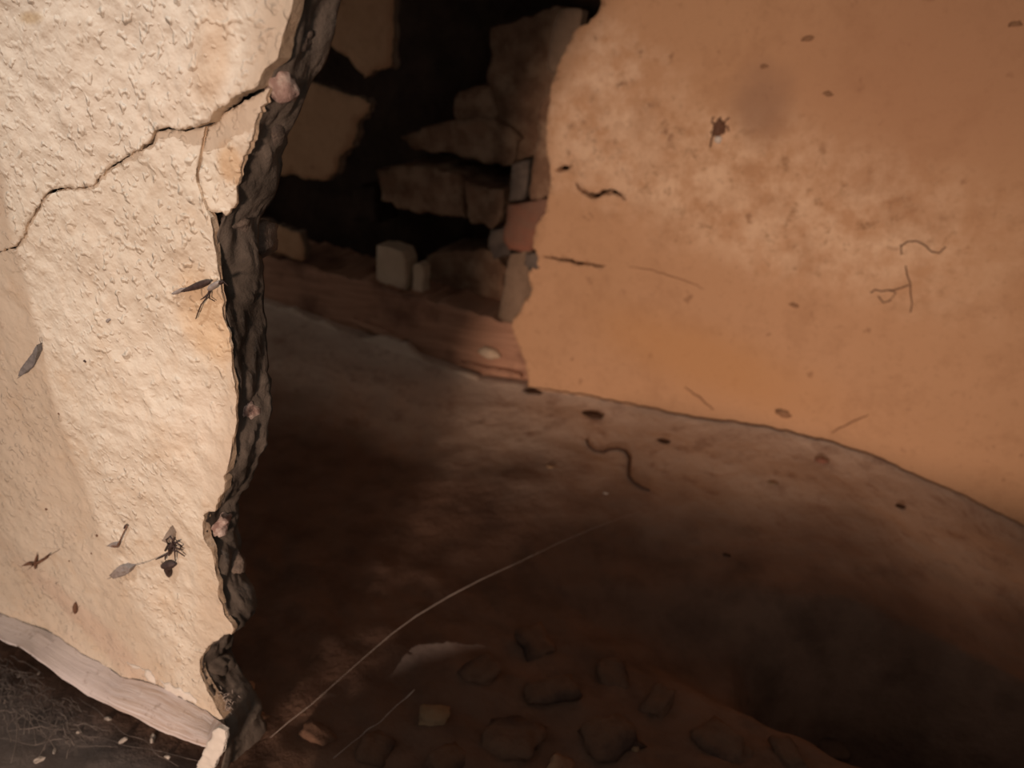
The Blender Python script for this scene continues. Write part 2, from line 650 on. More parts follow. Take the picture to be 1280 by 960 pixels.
EDGE_TOP = [(380, -40), (378, -12), (376, 0), (371, 22), (362, 55), (358, 72), (349, 80), (341, 86), (337, 93), (334, 106)]
CRACK = [(334, 106), (326, 111), (312, 117), (305, 121), (298, 127), (288, 131), (280, 137), (272, 146), (262, 153), (254, 156), (243, 157),
         (236, 161), (229, 163), (218, 160), (208, 159), (198, 162), (192, 170), (186, 180), (178, 187), (166, 190), (158, 195), (148, 202),
         (140, 206), (133, 211), (125, 219), (120, 228), (113, 232), (98, 234), (83, 234), (70, 236), (60, 242), (53, 249), (51, 258),
         (45, 268), (39, 280), (37, 290), (31, 297), (24, 307), (14, 309), (4, 313), (-12, 318), (-40, 322)]
EDGE_C = [(333, 112), (331, 122), (327, 140), (318, 160), (312, 178), (304, 195), (299, 213), (297, 228), (293, 248), (285, 266), (281, 270), (272, 266), (266, 265)]
EDGE_L = [(266, 267), (269, 285), (270, 300), (272, 330), (275, 358), (277, 385), (281, 410), (286, 432), (289, 455), (294, 480), (295, 505),
          (295, 535), (292, 562), (288, 588), (286, 602), (277, 625), (272, 637), (263, 638), (259, 641), (258, 655), (260, 668), (264, 680),
          (269, 700), (271, 716), (277, 748), (281, 767), (288, 776), (294, 784), (291, 792), (279, 795), (268, 802), (262, 808), (254, 818),
          (252, 828), (253, 842), (258, 852), (264, 863), (270, 874), (276, 886), (281, 897)]
VCRACK = [(254, 158), (252, 170), (249, 185), (247, 200), (246, 215), (246, 228), (251, 240), (256, 252), (260, 262), (266, 267)]
TOPSTRIP = [(281, 897), (268, 899), (240, 887), (200, 872), (150, 858), (112, 838), (75, 815), (37, 794), (0, 774), (-50, 745)]

nE = lambda L: [near_px(*p) for p in L]
S_LEFT = -1.40
crack = nE(CRACK)
crack_far = [(crack[-1][0] - .12, crack[-1][1] - .03), (S_LEFT, crack[-1][1] - .12)]
edge_top = nE(EDGE_TOP)
edge_up = [(edge_top[0][0] + .08, 2.50), (edge_top[0][0] + .03, 1.9), (edge_top[0][0] + .05, 1.42), (edge_top[0][0] + .02, 1.25), (edge_top[0][0] + .045, 1.10), (edge_top[0][0] + .01, .95), (edge_top[0][0] + .02, .82)]
strip_top = nE(TOPSTRIP)
strip_end = (S_LEFT, strip_top[-1][1] - .004)


def near_h(s, z):
    h = .0055 * fbm(s * 6, z * 6, 1.7, 3)
    h += .0022 * fbm(s * 28, z * 24, 4.4, 3)
    r = noise.noise(Vector((s * 70, z * 62, 8.1)))
    h += .0016 * max(0, r) ** 1.0
    q = noise.noise(Vector((s * 150, z * 140, 2.3)))
    h += .0018 * max(0, q - .2)
    # small pimples
    q = noise.cell(Vector((s * 110, z * 110, 0))) if False else 0
    return h + fl(z)


def near_points():
    a = []
    gx, gy = np.meshgrid(np.arange(-.62, -.05, .0024), np.arange(-.01, .78, .0024))
    a.append(np.stack([gx.ravel(), gy.ravel()], 1) + (rng.random((gx.size, 2)) - .5) * .0013)
    gx, gy = np.meshgrid(np.arange(S_LEFT, .05, .03), np.arange(-.02, 2.5, .03))
    g = np.stack([gx.ravel(), gy.ravel()], 1) + (rng.random((gx.size, 2)) - .5) * .012
    k = (g[:, 0] < -.63) | (g[:, 1] > .79)
    a.append(g[k])
    return np.concatenate(a)


NP = near_points()
PL_T = .0032
# upper piece: stands proud of the crack towards its right end
up_edge = edge_up + edge_top
up_poly = jag(up_edge, .0025, .002, 11.0, closed=False)[:-1] + jag(crack + crack_far, .002, .0022, 3.0, closed=False) + [(S_LEFT, 2.50)]


def proud(s, z):
    # the plaster above the crack has lifted off the wall, most near the broken edge
    zc = float(np.interp(s, [c_[0] for c_ in crack[::-1]], [c_[1] for c_ in crack[::-1]]))
    k = math.exp(-max(0, z - zc) / .10)
    return (.0012 + .0062 * sm(-.30, -.155, s)) * k


o = plate('plaster_piece', NEAR, up_poly, 0, lambda s, z: near_h(s, z) + proud(s, z), PL_T, ['cream_plaster', 'plaster_edge'], pts=NP, seed=2.)
set_parent(o, wall_left)

gap = lambda L, du, dv: [near_px(u + du, v + dv) for u, v in L]
# corner piece between the two cracks and the broken edge, sunk a little
ci = CRACK.index((254, 156))
cor_top = [near_px(u + (2.0 if k < 3 else .8), v + (4 if k < 6 else 3.5) * (1 if k < 9 else .6)) for k, (u, v) in enumerate(CRACK[:ci + 1])]
cor_poly = jag(cor_top, .002, .0015, 5., closed=False)[:-1] + jag(gap(VCRACK, .8, 1), .002, .0012, 6., closed=False)[:-1] \
    + jag(nE(EDGE_C[::-1]), .0022, .004, 7., closed=False)[:-1]
o = plate('plaster_piece', NEAR, cor_poly, 0, lambda s, z: near_h(s, z) - .0018, PL_T, ['cream_plaster', 'plaster_edge'], pts=NP, seed=3.)
set_parent(o, wall_left)
# lower piece
low_top = [near_px(u, v + (2.2 if k < 18 else 1.6)) for k, (u, v) in enumerate(CRACK) if k >= ci]
low_poly = jag(low_top + [(c_[0], c_[1] - .001) for c_ in crack_far], .002, .0018, 8., closed=False) \
    + [strip_end] + strip_top[::-1][:-1] + jag(nE(EDGE_L[::-1]), .0022, .0020, 9., closed=False)[:-1] \
    + [(s_ - .0001, z_) for s_, z_ in jag(nE(VCRACK[::-1]), .002, .0012, 6., closed=False)][1:]
o = plate('plaster_piece', NEAR, low_poly, 0, lambda s, z: near_h(s, z), PL_T, ['cream_plaster', 'plaster_edge'], pts=NP, seed=4.)
set_parent(o, wall_left)


# the mud and rubble core behind the plaster: broken side face seen edge-on
def build_core():
    line = edge_up + edge_top[1:] + nE(EDGE_C)[:-2] + nE(EDGE_L)[2:]
    line = line + [(line[-1][0] + .002, -.01)]
    fr = jag(line, .005, .002, 31., closed=False)
    # smooth inset copy for the core
    A = np.array(fr)
    for _ in range(6):
        A[1:-1] = (A[:-2] + A[1:-1] * 2 + A[2:]) / 4
    n = len(A)
    K = 18
    DEP = .034
    verts, faces = [], []
    for j in range(K):
        t = j / (K - 1)
        for i in range(n):
            s, z = A[i]
            d = near_h(s, z) - fl(z) - .0025 - t * DEP
            off = -.0025 + .006 * sm(0, .6, t) * (.5 + .5 * noise.noise(Vector((z * 7, 3.3, 0)))) \
                + .0075 * sm(0, .25, t) * fbm(z * 24, t * 1.6, 1.5, 4) + .003 * abs(fbm(z * 85, t * 5, 5.5, 3))
            verts.append(NEAR.at(s + off, z + .003 * fbm(z * 40, t * 4, 8.8, 2), d + fl(z) * (1 - t)))
    for j in range(K - 1):
        for i in range(n - 1):
            a = j * n + i
            faces.append((a, a + 1, a + n + 1, a + n))
    # front and back faces of the core, running off to the left behind the plaster
    for jj, d in ((0, -.018), (K - 1, -.003 - DEP)):
        st0 = len(verts)
        for i in range(n):
            verts.append(NEAR.at(A[i][0] - .014, A[i][1], d))
        for i in range(n - 1):
            a, b_ = jj * n + i, st0 + i
            faces.append((a, a + 1, b_ + 1, b_) if jj else (a + 1, a, b_, b_ + 1))
        st = len(verts)
        for i in range(n):
            z = float(np.interp(i, [0, n - 1], [1.42, -.01]))
            verts.append(NEAR.at(S_LEFT, A[i][1], d))
        for i in range(n - 1):
            a, b_ = st0 + i, st + i
            faces.append((a, a + 1, b_ + 1, b_) if jj else (a + 1, a, b_, b_ + 1))
    me = bpy.data.meshes.new('rubble_core')
    me.from_pydata([tuple(v) for v in verts], [], faces)
    me.update()
    o = link('rubble_core', me, 'mud_core')
    set_parent(o, wall_left)
    o['label'] = 'crumbly dark mud core showing in the broken edge'
    return o


build_core()

# stones and lumps bedded in the broken edge
for k, (u, v, d, r, mt, fl_) in enumerate(((352, 104, -.010, .0105, 'mauve_stone', 1.), (302, 517, -.020, .012, 'mauve_stone', 1.5), (291, 280, -.018, .010, 'grey_stone', 1.3),
                                           (318, 300, -.045, .016, 'grey_stone', 1.2), (290, 385, -.020, .010, 'mud_core', 1.5), (300, 432, -.030, .011, 'mud_core', 1.4),
                                           (340, 150, -.030, .013, 'grey_stone', 1.2), (372, 48, -.020, .010, 'grey_stone', 1.3), (276, 655, -.012, .009, 'mauve_stone', 1.3),
                                           (290, 700, -.025, .011, 'grey_stone', 1.2), (296, 745, -.025, .012, 'grey_stone', 1.2), (275, 830, -.015, .010, 'mud_core', 1.4),
                                           (300, 870, -.040, .015, 'brown_stone', 1.3), (318, 905, -.05, .016, 'brown_stone', 1.1), (296, 590, -.02, .009, 'brown_stone', 1.6))):
    s_, z_ = NEAR.px(u, v, d + fl(.0 if v > 900 else .2) * 0)
    me = stone_mesh('stone', r, r * .8, r * fl_, k * 3.7, .45, 3, .3)
    o = link('stone', me, mt)
    o.location = NEAR.at(s_, z_, d)
    o.rotation_euler = (k * .7, k * .4, k)
    bpy.context.view_layer.update()
    set_parent(o, wall_left)


# ------------------------------------------------------------------ worn white strip along the foot of the near wall
def build_strip():
    top = [strip_end] + [near_px(u, v) for u, v in TOPSTRIP[::-1][:-2]] + [near_px(271, 899)]
    botpx = [(-50, 775), (0, 803), (22, 812), (49, 830), (75, 851), (109, 874), (150, 893), (210, 924), (240, 933), (252, 936), (262, 936)]
    K = 150
    ts = np.array(top)
    # world points of the lower rim, standing a little in front of the wall
    rim = []
    for u, v in botpx:
        r = ray(u, v)
        d = .036
        t = ((NEAR.O + N * d) - CAM).dot(N) / r.dot(N)
        rim.append(CAM + r * t)
    rim = [NEAR.at(S_LEFT, rim[0].z, .036)] + rim
    rs = [(p - NEAR.O).dot(T) for p in rim]
    rz = [p.z for p in rim]
    verts, faces, uvs = [], [], []
    M = 13
    for i in range(K):
        t = i / (K - 1)
        s = S_LEFT + (ts[-1][0] - S_LEFT) * (1 - (1 - t) ** 1.8)
        sb = S_LEFT + (rs[-1] - S_LEFT) * (1 - (1 - t) ** 1.8)
        zt = float(np.interp(s, ts[:, 0], ts[:, 1])) + .005 + .009 * sm(-.30, -.42, s)
        zb = float(np.interp(sb, rs, rz))
        for j in range(M):
            k = j / (M - 1)
            z = zt + (zb - zt) * k
            ss = s + (sb - s) * k
            d0 = near_h(s, zt) + .0008
            d = d0 + (.036 - d0) * k + .006 * math.sin(math.pi * min(1, k * 1.15)) + .0012 * fbm(ss * 30, k * 3, 3.1, 4)
            if j == M - 1:
                d -= .004
            verts.append(NEAR.at(ss, z + .0016 * fbm(ss * 50, k, 6.6, 3) * (k > .9), d))
            uvs.append((ss, k * .03))
        # underside going back under the wall
        verts.append(NEAR.at(sb, zb - .002, .028))
        uvs.append((sb, .05))
        verts.append(NEAR.at(sb, zb - .001, .010))
        uvs.append((sb, .06))
    R_ = M + 2
    for i in range(K - 1):
        for j in range(R_ - 1):
            a = i * R_ + j
            faces.append((a, a + 1, a + R_ + 1, a + R_))
    faces.append(tuple((K - 1) * R_ + j for j in range(R_)))
    me = bpy.data.meshes.new('trim_1')
    me.from_pydata([tuple(v) for v in verts], [], faces)
    uvl = me.uv_layers.new(name='UVMap')
    for l in me.loops:
        uvl.data[l.index].uv = uvs[l.vertex_index]
    me.update()
    o = link('trim_1', me, 'worn_white_paint')
    tag(o, 'worn white painted strip along the foot of the near wall', kind='structure')
    # snapped bright end of the strip
    pts = [(268, 912), (277, 908), (284, 912), (284, 922), (280, 938), (272, 952), (264, 964), (256, 976), (243, 972), (247, 958), (254, 944), (260, 930)]
    W2 = Wall(.40)
    P = [NEAR.px(u, v, .034) for u, v in pts]
    e = plate('snapped_end', NEAR, jag(P, .0018, .0018, 4.4), .003, lambda s, z: .036 + .0015 * fbm(s * 90, z * 90, 1., 3) - .10 * max(0, .012 - z) * 0, .004,
              ['white_plaster', 'white_plaster'], back_cap=True, seed=8., flat=.036)
    e['label'] = 'bright white snapped end of the foot strip'
    e.parent = o
    # flakes of white lifting off above the strip
    for k, pl in enumerate(([(181, 836), (188, 838), (194, 846), (194, 856), (187, 852), (182, 846)], [(200, 849), (206, 854), (213, 851), (219, 857), (227, 857), (232, 864), (240, 865), (248, 874), (246, 879), (236, 874), (231, 876), (226, 869), (217, 871), (212, 864), (205, 863), (206, 857)],
                            [(160, 826), (176, 833), (181, 838), (168, 833)])):
        P = [near_px(u, v) for u, v in pl]
        f = plate('paint_flake', NEAR, jag(P, .002, .0025, 3. + k), .003, lambda s, z: near_h(s, z) + .0010, .0012, ['white_plaster', 'white_plaster'], seed=k + 1., back_cap=True)
        f.parent = o
    return o


build_strip()

# ------------------------------------------------------------------ low stub of the same wall going on to the right, below the picture
def stub_top(s):
    return float(np.interp(s, [-.34, -.22, -.10, .0, .12, .4, .9, 1.5], [.0, .012, .045, .082, .084, .066, .055, .05])) + .006 * fbm(s * 12, 0, 2., 3)


st_pts = [(s, stub_top(s) - .002) for s in np.arange(-.22, 1.5, .02)]
stub = plate('wall_stub', NEAR, [(1.5, -.16)] + [(-.22, -.05)] + st_pts + [(1.52, .13)], .03, lambda s, z: .003 * fbm(s * 20, z * 20, 1., 3) + .075, .06,
             ['mud_core', 'mud_core'], back_amp=.02, back_cap=True, seed=5., flat=.075)
stub.name = 'wall_front'
tag(stub, 'low broken stub of the mud wall left standing under the opening', kind='structure')

# ------------------------------------------------------------------ far wall
wall_back = empty('wall_back', FAR.at(0, 0))
tag(wall_back, 'ochre plastered back wall with a ragged hole in it', kind='structure')
FE = lambda L, d=0.: [FAR.px(u, v, d) for u, v in L]


def far_h(s, z):
    return .006 * fbm(s * 3, z * 3, 6.1, 3) + .0022 * fbm(s * 14, z * 14, 2.4, 4) + .012 * math.exp(-max(0, z - float(np.interp(s, _cs, _cz))) / .03) - .002


R_EDGE = [(662, 484), (660, 470), (656, 452), (650, 437), (643, 420), (639, 408), (641, 400), (651, 386), (662, 370), (662, 358), (660, 348), (664, 338), (671, 326),
          (669, 318), (664, 308), (667, 294), (675, 276), (681, 262), (684, 246), (688, 232), (687, 214), (684, 190), (684, 165), (685, 140), (687, 118), (692, 98),
          (700, 78), (708, 58), (715, 42), (724, 33), (738, 24), (747, 16), (751, 4), (753, -20)]
r_edge = FE(R_EDGE)
creaseR = [c_ for c_, p in zip(CREASE, CREASE_PX) if p[0] > 662]
r_poly = jag(r_edge, .006, .006, 13., closed=False) + [(r_edge[-1][0] + .02, .85), (r_edge[-1][0] - .03, 1.0), (r_edge[-1][0] - .2, 1.1), (-1.05, 1.12), (-1.05, 1.6), (2.1, 1.6),
                                                        (2.1, creaseR[-1][1] - .1)] + [(a, b_ - .012) for a, b_ in creaseR[::-1]]


def slit(L, w):
    """a tapering crack outline around a centre line given in pixels, w = widths in metres"""
    P = jag(FE(L), .004, .004, 21., closed=False)
    n = len(P)
    lft, rgt = [], []
    for i, (x, y) in enumerate(P):
        a, b_ = P[max(0, i - 1)], P[min(n - 1, i + 1)]
        dx, dy = b_[0] - a[0], b_[1] - a[1]
        L_ = math.hypot(dx, dy) or 1
        t = i / (n - 1)
        ww = w * (.12 + math.sin(math.pi * t) ** .7) * (.7 + .5 * noise.noise(Vector((i * .7, 1, 1))))
        lft.append((x - dy / L_ * ww / 2, y + dx / L_ * ww / 2))
        rgt.append((x + dy / L_ * ww / 2, y - dx / L_ * ww / 2))
    return lft + rgt[::-1]


far_slits = [slit([(719, 229), (726, 237), (735, 244), (745, 245), (753, 241), (765, 240), (775, 244), (783, 250)], .013),
             slit([(694, 214), (702, 212), (712, 209)], .013),
             slit([(677, 323), (692, 323), (707, 326), (722, 330), (740, 331), (756, 334)], .008)]
gx, gy = np.meshgrid(np.arange(-.05, 1.25, .011), np.arange(-.3, .85, .011))
fp = np.stack([gx.ravel(), gy.ravel()], 1) + (rng.random((gx.size, 2)) - .5) * .006
gx, gy = np.meshgrid(np.arange(-1.05, 2.1, .06), np.arange(-.3, 1.6, .06))
g2 = np.stack([gx.ravel(), gy.ravel()], 1)
g2 = g2[~((g2[:, 0] > -.07) & (g2[:, 0] < 1.26) & (g2[:, 1] < .87))]
FPTS = np.concatenate([fp, g2])
o = plate('plaster_sheet', FAR, r_poly, 0, far_h, .024, ['ochre_plaster', 'ochre_plaster'], holes=far_slits, pts=FPTS, seed=6.)
set_parent(o, wall_back)
o['label'] = 'large sheet of ochre plaster with pale salt bloom'

o = plate('plaster_sheet', FAR, jag([(-1.85, -.1), (-1.06, -.1), (-1.02, .2), (-1.07, .5), (-1.03, .9), (-1.05, 1.6), (-1.85, 1.6)], .02, .02, 33.), .05, far_h, .024, ['ochre_plaster', 'old_mortar'], seed=61.)
set_parent(o, wall_back)

# dim scraps of plaster left on the other side of the hole
for k, L in enumerate(([(310, -120), (494, -120), (492, 0), (490, 60), (489, 80), (476, 86), (466, 88), (456, 98), (445, 86), (425, 66), (398, 52), (372, 48), (310, 40)],
                       [(310, 100), (372, 98), (404, 108), (430, 118), (452, 124), (464, 129), (461, 140), (448, 150), (444, 168), (441, 184), (425, 194), (421, 213), (404, 226), (384, 223), (362, 218), (310, 222)],
                       [(310, 270), (352, 284), (374, 292), (381, 312), (380, 326), (350, 318), (310, 305)])):
    o = plate('plaster_scrap', FAR, jag(FE(L), .006, .007, 15. + k), .02, lambda s, z: far_h(s, z), .022, ['ochre_plaster', 'old_mortar'], seed=7. + k, back_cap=True)
    set_parent(o, wall_back)

# hairline continuing the crack and fine marks: thin raised dirt lines
def line_part(name, L, r, mat, par, wall=FAR, hf=far_h, lift=.0004):
    P = jag([wall.px(u, v) for u, v in L], .004, .003, 17., closed=False)
    n = len(P)
    o = link(name, tube_mesh(name, [[(wall.at(x, y, hf(x, y) + lift), r * (.45 + .55 * math.sin(math.pi * (i + .5) / n))) for i, (x, y) in enumerate(P)]], 4), mat)
    set_parent(o, par)
    return o


line_part('foot_crack', [(658, 481), (700, 486), (740, 491), (800, 505), (880, 520), (960, 531), (1040, 549), (1100, 569), (1160, 596), (1200, 613), (1280, 655)], .0017, 'dark_brown_line', wall_back, lift=.004)
line_part('hairline_crack', [(785, 334), (810, 337), (830, 342), (850, 349), (868, 356), (878, 362)], .0011, 'mud_dab', wall_back)
line_part('hairline_crack', [(856, 484), (866, 492), (880, 502), (892, 512)], .0018, 'mud_dab', wall_back)
line_part('hairline_crack', [(1040, 540), (1060, 530), (1086, 518)], .0018, 'mud_dab', wall_back)


# ------------------------------------------------------------------ masonry recess behind the hole
def build_recess():
    DB = -.34
    bm = bmesh.new()
    s0, s1, z0, z1 = -1.25, .30, -.10, 1.25
    n1, n2 = 60, 50
    grid = {}
    for i in range(n1 + 1):
        for j in range(n2 + 1):
            s, z = s0 + (s1 - s0) * i / n1, z0 + (z1 - z0) * j / n2
            grid[i, j] = bm.verts.new(FAR.at(s, z, DB + .03 * fbm(s * 7, z * 7, 3., 4)))
    for i in range(n1):
        for j in range(n2):
            bm.faces.new((grid[i, j], grid[i + 1, j], grid[i + 1, j + 1], grid[i, j + 1]))
    def quad(a, b_, c_, d_):
        bm.faces.new([bm.verts.new(FAR.at(*p)) for p in (a, b_, c_, d_)])
    quad((s0, z0, DB), (s0, z1, DB), (s0, z1, -.02), (s0, z0, -.02))
    quad((s1, z0, DB), (s1, z1, DB), (s1, z1, -.03), (s1, z0, -.03))
    quad((s0, z1, DB), (s1, z1, DB), (s1, z1, -.03), (s0, z1, -.03))
    quad((s0, z0, DB), (s1, z0, DB), (s1, z0, -.03), (s0, z0, -.03))
    # backing right behind the right-hand plaster (seen through its cracks)
    quad((s1, -.4, -.035), (2.1, -.4, -.035), (2.1, 1.6, -.035), (s1, 1.6, -.035))
    me = bpy.data.meshes.new('masonry_recess')
    bm.to_mesh(me)
    bm.free()
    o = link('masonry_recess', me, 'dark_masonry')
    set_parent(o, wall_back)
    # masonry directly behind the right plaster edge
    return o


build_recess()


def far_piece(name, L, recess, depth, mat, par, hamp=.004, hs=20., sp=.012, seed=1., amp=.004, label=None):
    P = [FAR.px(u, v, -recess) for u, v in L]
    o = plate(name, FAR, jag(P, .006, amp, seed), sp, lambda s, z: hamp * fbm(s * hs, z * hs, seed, 4), depth, [mat, mat], d0=-recess, back_amp=.05, back_cap=True, seed=seed)
    if par is not None:
        set_parent(o, par)
    if label:
        o['label'] = label
    return o


# stones and bricks bedded in the hole: parts of the back wall
far_piece('stone', [(612, 36), (650, 24), (700, 8), (700, 120), (682, 190), (650, 202), (622, 190), (612, 150), (608, 100)], .13, .18, 'brown_stone', wall_back, .016, 9., .012, 1.3, .008)
far_piece('stone', [(574, 116), (594, 108), (612, 108), (622, 145), (600, 162), (575, 158), (568, 140)], .12, .15, 'brown_stone', wall_back, .012, 12., .01, 2.3, .006)
far_piece('stone', [(500, 172), (535, 158), (572, 150), (620, 150), (652, 172), (640, 206), (600, 200), (556, 190), (520, 188)], .11, .18, 'brown_stone', wall_back, .014, 10., .012, 3.3, .008)
far_piece('brick', [(472, 212), (500, 208), (545, 210), (578, 222), (584, 272), (546, 268), (505, 262), (478, 250)], .09, .16, 'brown_stone', wall_back, .010, 14., .01, 4.3, .010)
far_piece('brick', [(582, 226), (606, 234), (632, 238), (630, 268), (616, 288), (588, 276)], .07, .16, 'brown_stone', wall_back, .010, 14., .01, 5.3, .010)
far_piece('brick', [(532, 322), (570, 312), (610, 312), (634, 332), (628, 384), (590, 380), (540, 362)], .14, .14, 'brown_stone', wall_back, .010, 14., .01, 6.3, .012)
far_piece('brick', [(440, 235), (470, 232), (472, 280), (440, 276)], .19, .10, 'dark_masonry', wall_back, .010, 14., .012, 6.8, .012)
far_piece('brick', [(634, 256), (662, 252), (694, 248), (690, 270), (676, 296), (672, 312), (650, 315), (636, 312), (629, 300)], .028, .12, 'pink_brick', wall_back, .004, 18., .01, 7.3, .004, 'pinkish red brick end at the edge of the hole')
far_piece('brick', [(694, 96), (700, 130), (696, 200), (690, 244), (662, 250), (664, 222), (670, 180), (676, 130)], .035, .12, 'brown_stone', wall_back, .005, 16., .01, 8.3, .006)
# lath ends standing at the broken edge
far_piece('lath', [(700, 12), (716, 10), (728, 14), (726, 34), (714, 52), (706, 72), (699, 88), (690, 92), (682, 84), (686, 56), (692, 30)], .004, .03, 'lath_wood', wall_back, .003, 20., .008, 9.3, .003, 'rounded pale lath end at the top of the hole edge')
far_piece('lath', [(640, 206), (650, 202), (662, 200), (658, 240), (654, 250), (637, 252), (637, 230)], .050, .04, 'grey_stone', wall_back, .003, 20., .008, 10.3, .003)
far_piece('lath', [(638, 318), (660, 314), (684, 316), (676, 345), (668, 372), (655, 392), (644, 404), (632, 402), (623, 396), (628, 366), (632, 340)], .026, .04, 'lath_wood', wall_back, .003, 20., .008, 11.3, .003, 'slanting grey lath end beside the beam')
far_piece('mortar_lump', [(612, 288), (630, 284), (640, 300), (638, 320), (618, 324), (610, 308)], .05, .06, 'grey_stone', wall_back, .006, 20., .008, 12.3, .006)
far_piece('mortar_lump', [(656, 318), (668, 316), (680, 322), (676, 334), (662, 338), (655, 330)], .008, .03, 'grey_stone', wall_back, .004, 20., .006, 13.3, .004)

# ragged lip of the plaster cove standing up in front of the beam
far_piece('plaster_lip', [(300, 372), (330, 380), (348, 387), (364, 384), (376, 392), (392, 401), (408, 402), (424, 414), (440, 424), (456, 424), (470, 420), (488, 424), (508, 429),
                          (518, 440), (532, 452), (552, 460), (574, 464), (594, 471), (604, 479), (630, 481), (664, 484), (668, 498), (600, 490), (520, 464), (430, 436), (300, 392)],
          -.006, .012, 'cove_plaster', wall_back, .003, 30., .01, 22.3, .006)


def slab(name, corners, mat, label):
    vs = [FAR.at(*c_) for c_ in corners]
    me = bpy.data.meshes.new(name)
    me.from_pydata([tuple(v) for v in vs], [], [(0, 1, 2, 3), (7, 6, 5, 4), (0, 4, 5, 1), (1, 5, 6, 2), (2, 6, 7, 3), (3, 7, 4, 0)])
    me.update()
    o_ = link(name, me, mat, None, False)
    tag(o_, label, kind='structure')
    return o_


# unseen ceiling and right-hand wall, added to block ambient light; left end open
slab('ceiling', [(-1.3, 1.52, -.35), (2.1, 1.52, -.35), (2.1, 1.52, .98), (-1.3, 1.52, .98), (-1.3, 1.62, -.35), (2.1, 1.62, -.35), (2.1, 1.62, .98), (-1.3, 1.62, .98)], 'old_mortar', 'unseen ceiling added over the cavity to block ambient light')
slab('wall_right', [(1.45, -.3, -.03), (1.45, 1.52, -.03), (1.45, 1.52, 1.0), (1.45, -.3, 1.0), (1.55, -.3, -.03), (1.55, 1.52, -.03), (1.55, 1.52, 1.0), (1.55, -.3, 1.0)], 'old_mortar', 'unseen side wall added on the right to block ambient light')

# ================================================================== THINGS
# ------------------------------------------------------------------ the spotlight over the near wall, with an added beam flap (above the picture)
def build_spotlight():
    Lp = Vector((-0.4537, -0.2183, 2.40))
    ax = (Vector((-0.2497, 0.5123, 0.5246)) - Lp).normalized()
    root = empty('spotlight', Lp)
    tag(root, 'small black spotlight body and beam-trimming flap, added unseen above the near wall', 'lamp')
    x = ax.cross(T).normalized()
    y = ax.cross(x).normalized()
    # can behind and around the bulb, flaring so that it leaves the beam free
    prof = [(-.11, .001), (-.11, .030), (-.09, .040), (.0, .045), (.05, .050), (.05, .047), (.0, .042), (-.085, .036), (-.10, .001)]
    V, Fc, K = [], [], 28
    for d, r_ in prof:
        for k in range(K):
            a = 2 * math.pi * k / K
            V.append(Lp + ax * d + (x * math.cos(a) + y * math.sin(a)) * r_)
    for i in range(len(prof) - 1):
        for k in range(K):
            Fc.append((i * K + k, i * K + (k + 1) % K, (i + 1) * K + (k + 1) % K, (i + 1) * K + k))
    me = bpy.data.meshes.new('lamp_can')
    me.from_pydata([tuple(v) for v in V], [], Fc)
    me.update()
    set_parent(link('lamp_can', me, 'black_metal'), root)
    # added unseen flap: trims the beam along the broken edge of the wall
    A = NEAR.at(-.130, .74)
    B = NEAR.at(-.376, -.02)
    f = .16
    e0, e1 = Lp + (A - Lp) * f, Lp + (B - Lp) * f
    along = (e1 - e0).normalized()
    e0, e1 = e0 - along * .05, e1 + along * .03
    out = ax.cross(along).normalized()
    if out.dot(T) < 0:
        out = -out
    q = [e0, e1, e1 + out * .12 - ax * .20, e0 + out * .12 - ax * .20]
    nn = (q[1] - q[0]).cross(q[3] - q[0]).normalized() * .0015
    if nn.dot(out) < 0:
        nn = -nn
    vs = q + [p + nn for p in q]
    me = bpy.data.meshes.new('added_beam_flap')
    me.from_pydata([tuple(v) for v in vs], [], [(0, 1, 2, 3), (7, 6, 5, 4), (0, 4, 5, 1), (1, 5, 6, 2), (2, 6, 7, 3), (3, 7, 4, 0)])
    me.update()
    set_parent(link('added_beam_flap', me, 'black_metal', None, False), root)
    hang = [[(Lp - ax * .08, .006), (Lp - ax * .10 + Vector((0, 0, .35)), .006)], [(Lp + ax * .03 + out * .045, .003), ((q[2] + q[3]) / 2, .003)]]
    set_parent(link('bracket', tube_mesh('bracket', hang, 8), 'black_metal'), root)


build_spotlight()

# ------------------------------------------------------------------ timber beam in the bottom of the hole
BEAM_TOP = [(320, 316), (345, 322), (380, 331), (430, 345), (470, 357), (520, 370), (570, 384), (610, 396), (640, 404), (665, 412)]
BEAM_BOT = [(690, 500), (655, 488), (600, 482), (560, 474), (500, 452), (430, 428), (380, 412), (320, 392)]
beam = empty('timber_beam', FAR.at(-.4, .0, -.05))
tag(beam, 'weathered reddish brown timber beam lying in the bottom of the hole', 'beam')
o = far_piece('beam_body', BEAM_TOP + BEAM_BOT, .030, .16, 'old_timber', None, .006, 9., .010, 14.3, .008)
set_parent(o, beam)
for k, L in enumerate(([(545, 462), (580, 470), (612, 474), (655, 478), (660, 486), (610, 484), (575, 478), (548, 468)],
                       [(440, 398), (480, 412), (505, 424), (500, 428), (470, 418), (440, 406)],
                       [(575, 452), (610, 460), (650, 468), (652, 473), (612, 468), (575, 458)])):
    o = far_piece('splinter', L, .018, .014, 'old_timber', None, .003, 20., .008, 15.3 + k, .004)
    set_parent(o, beam)

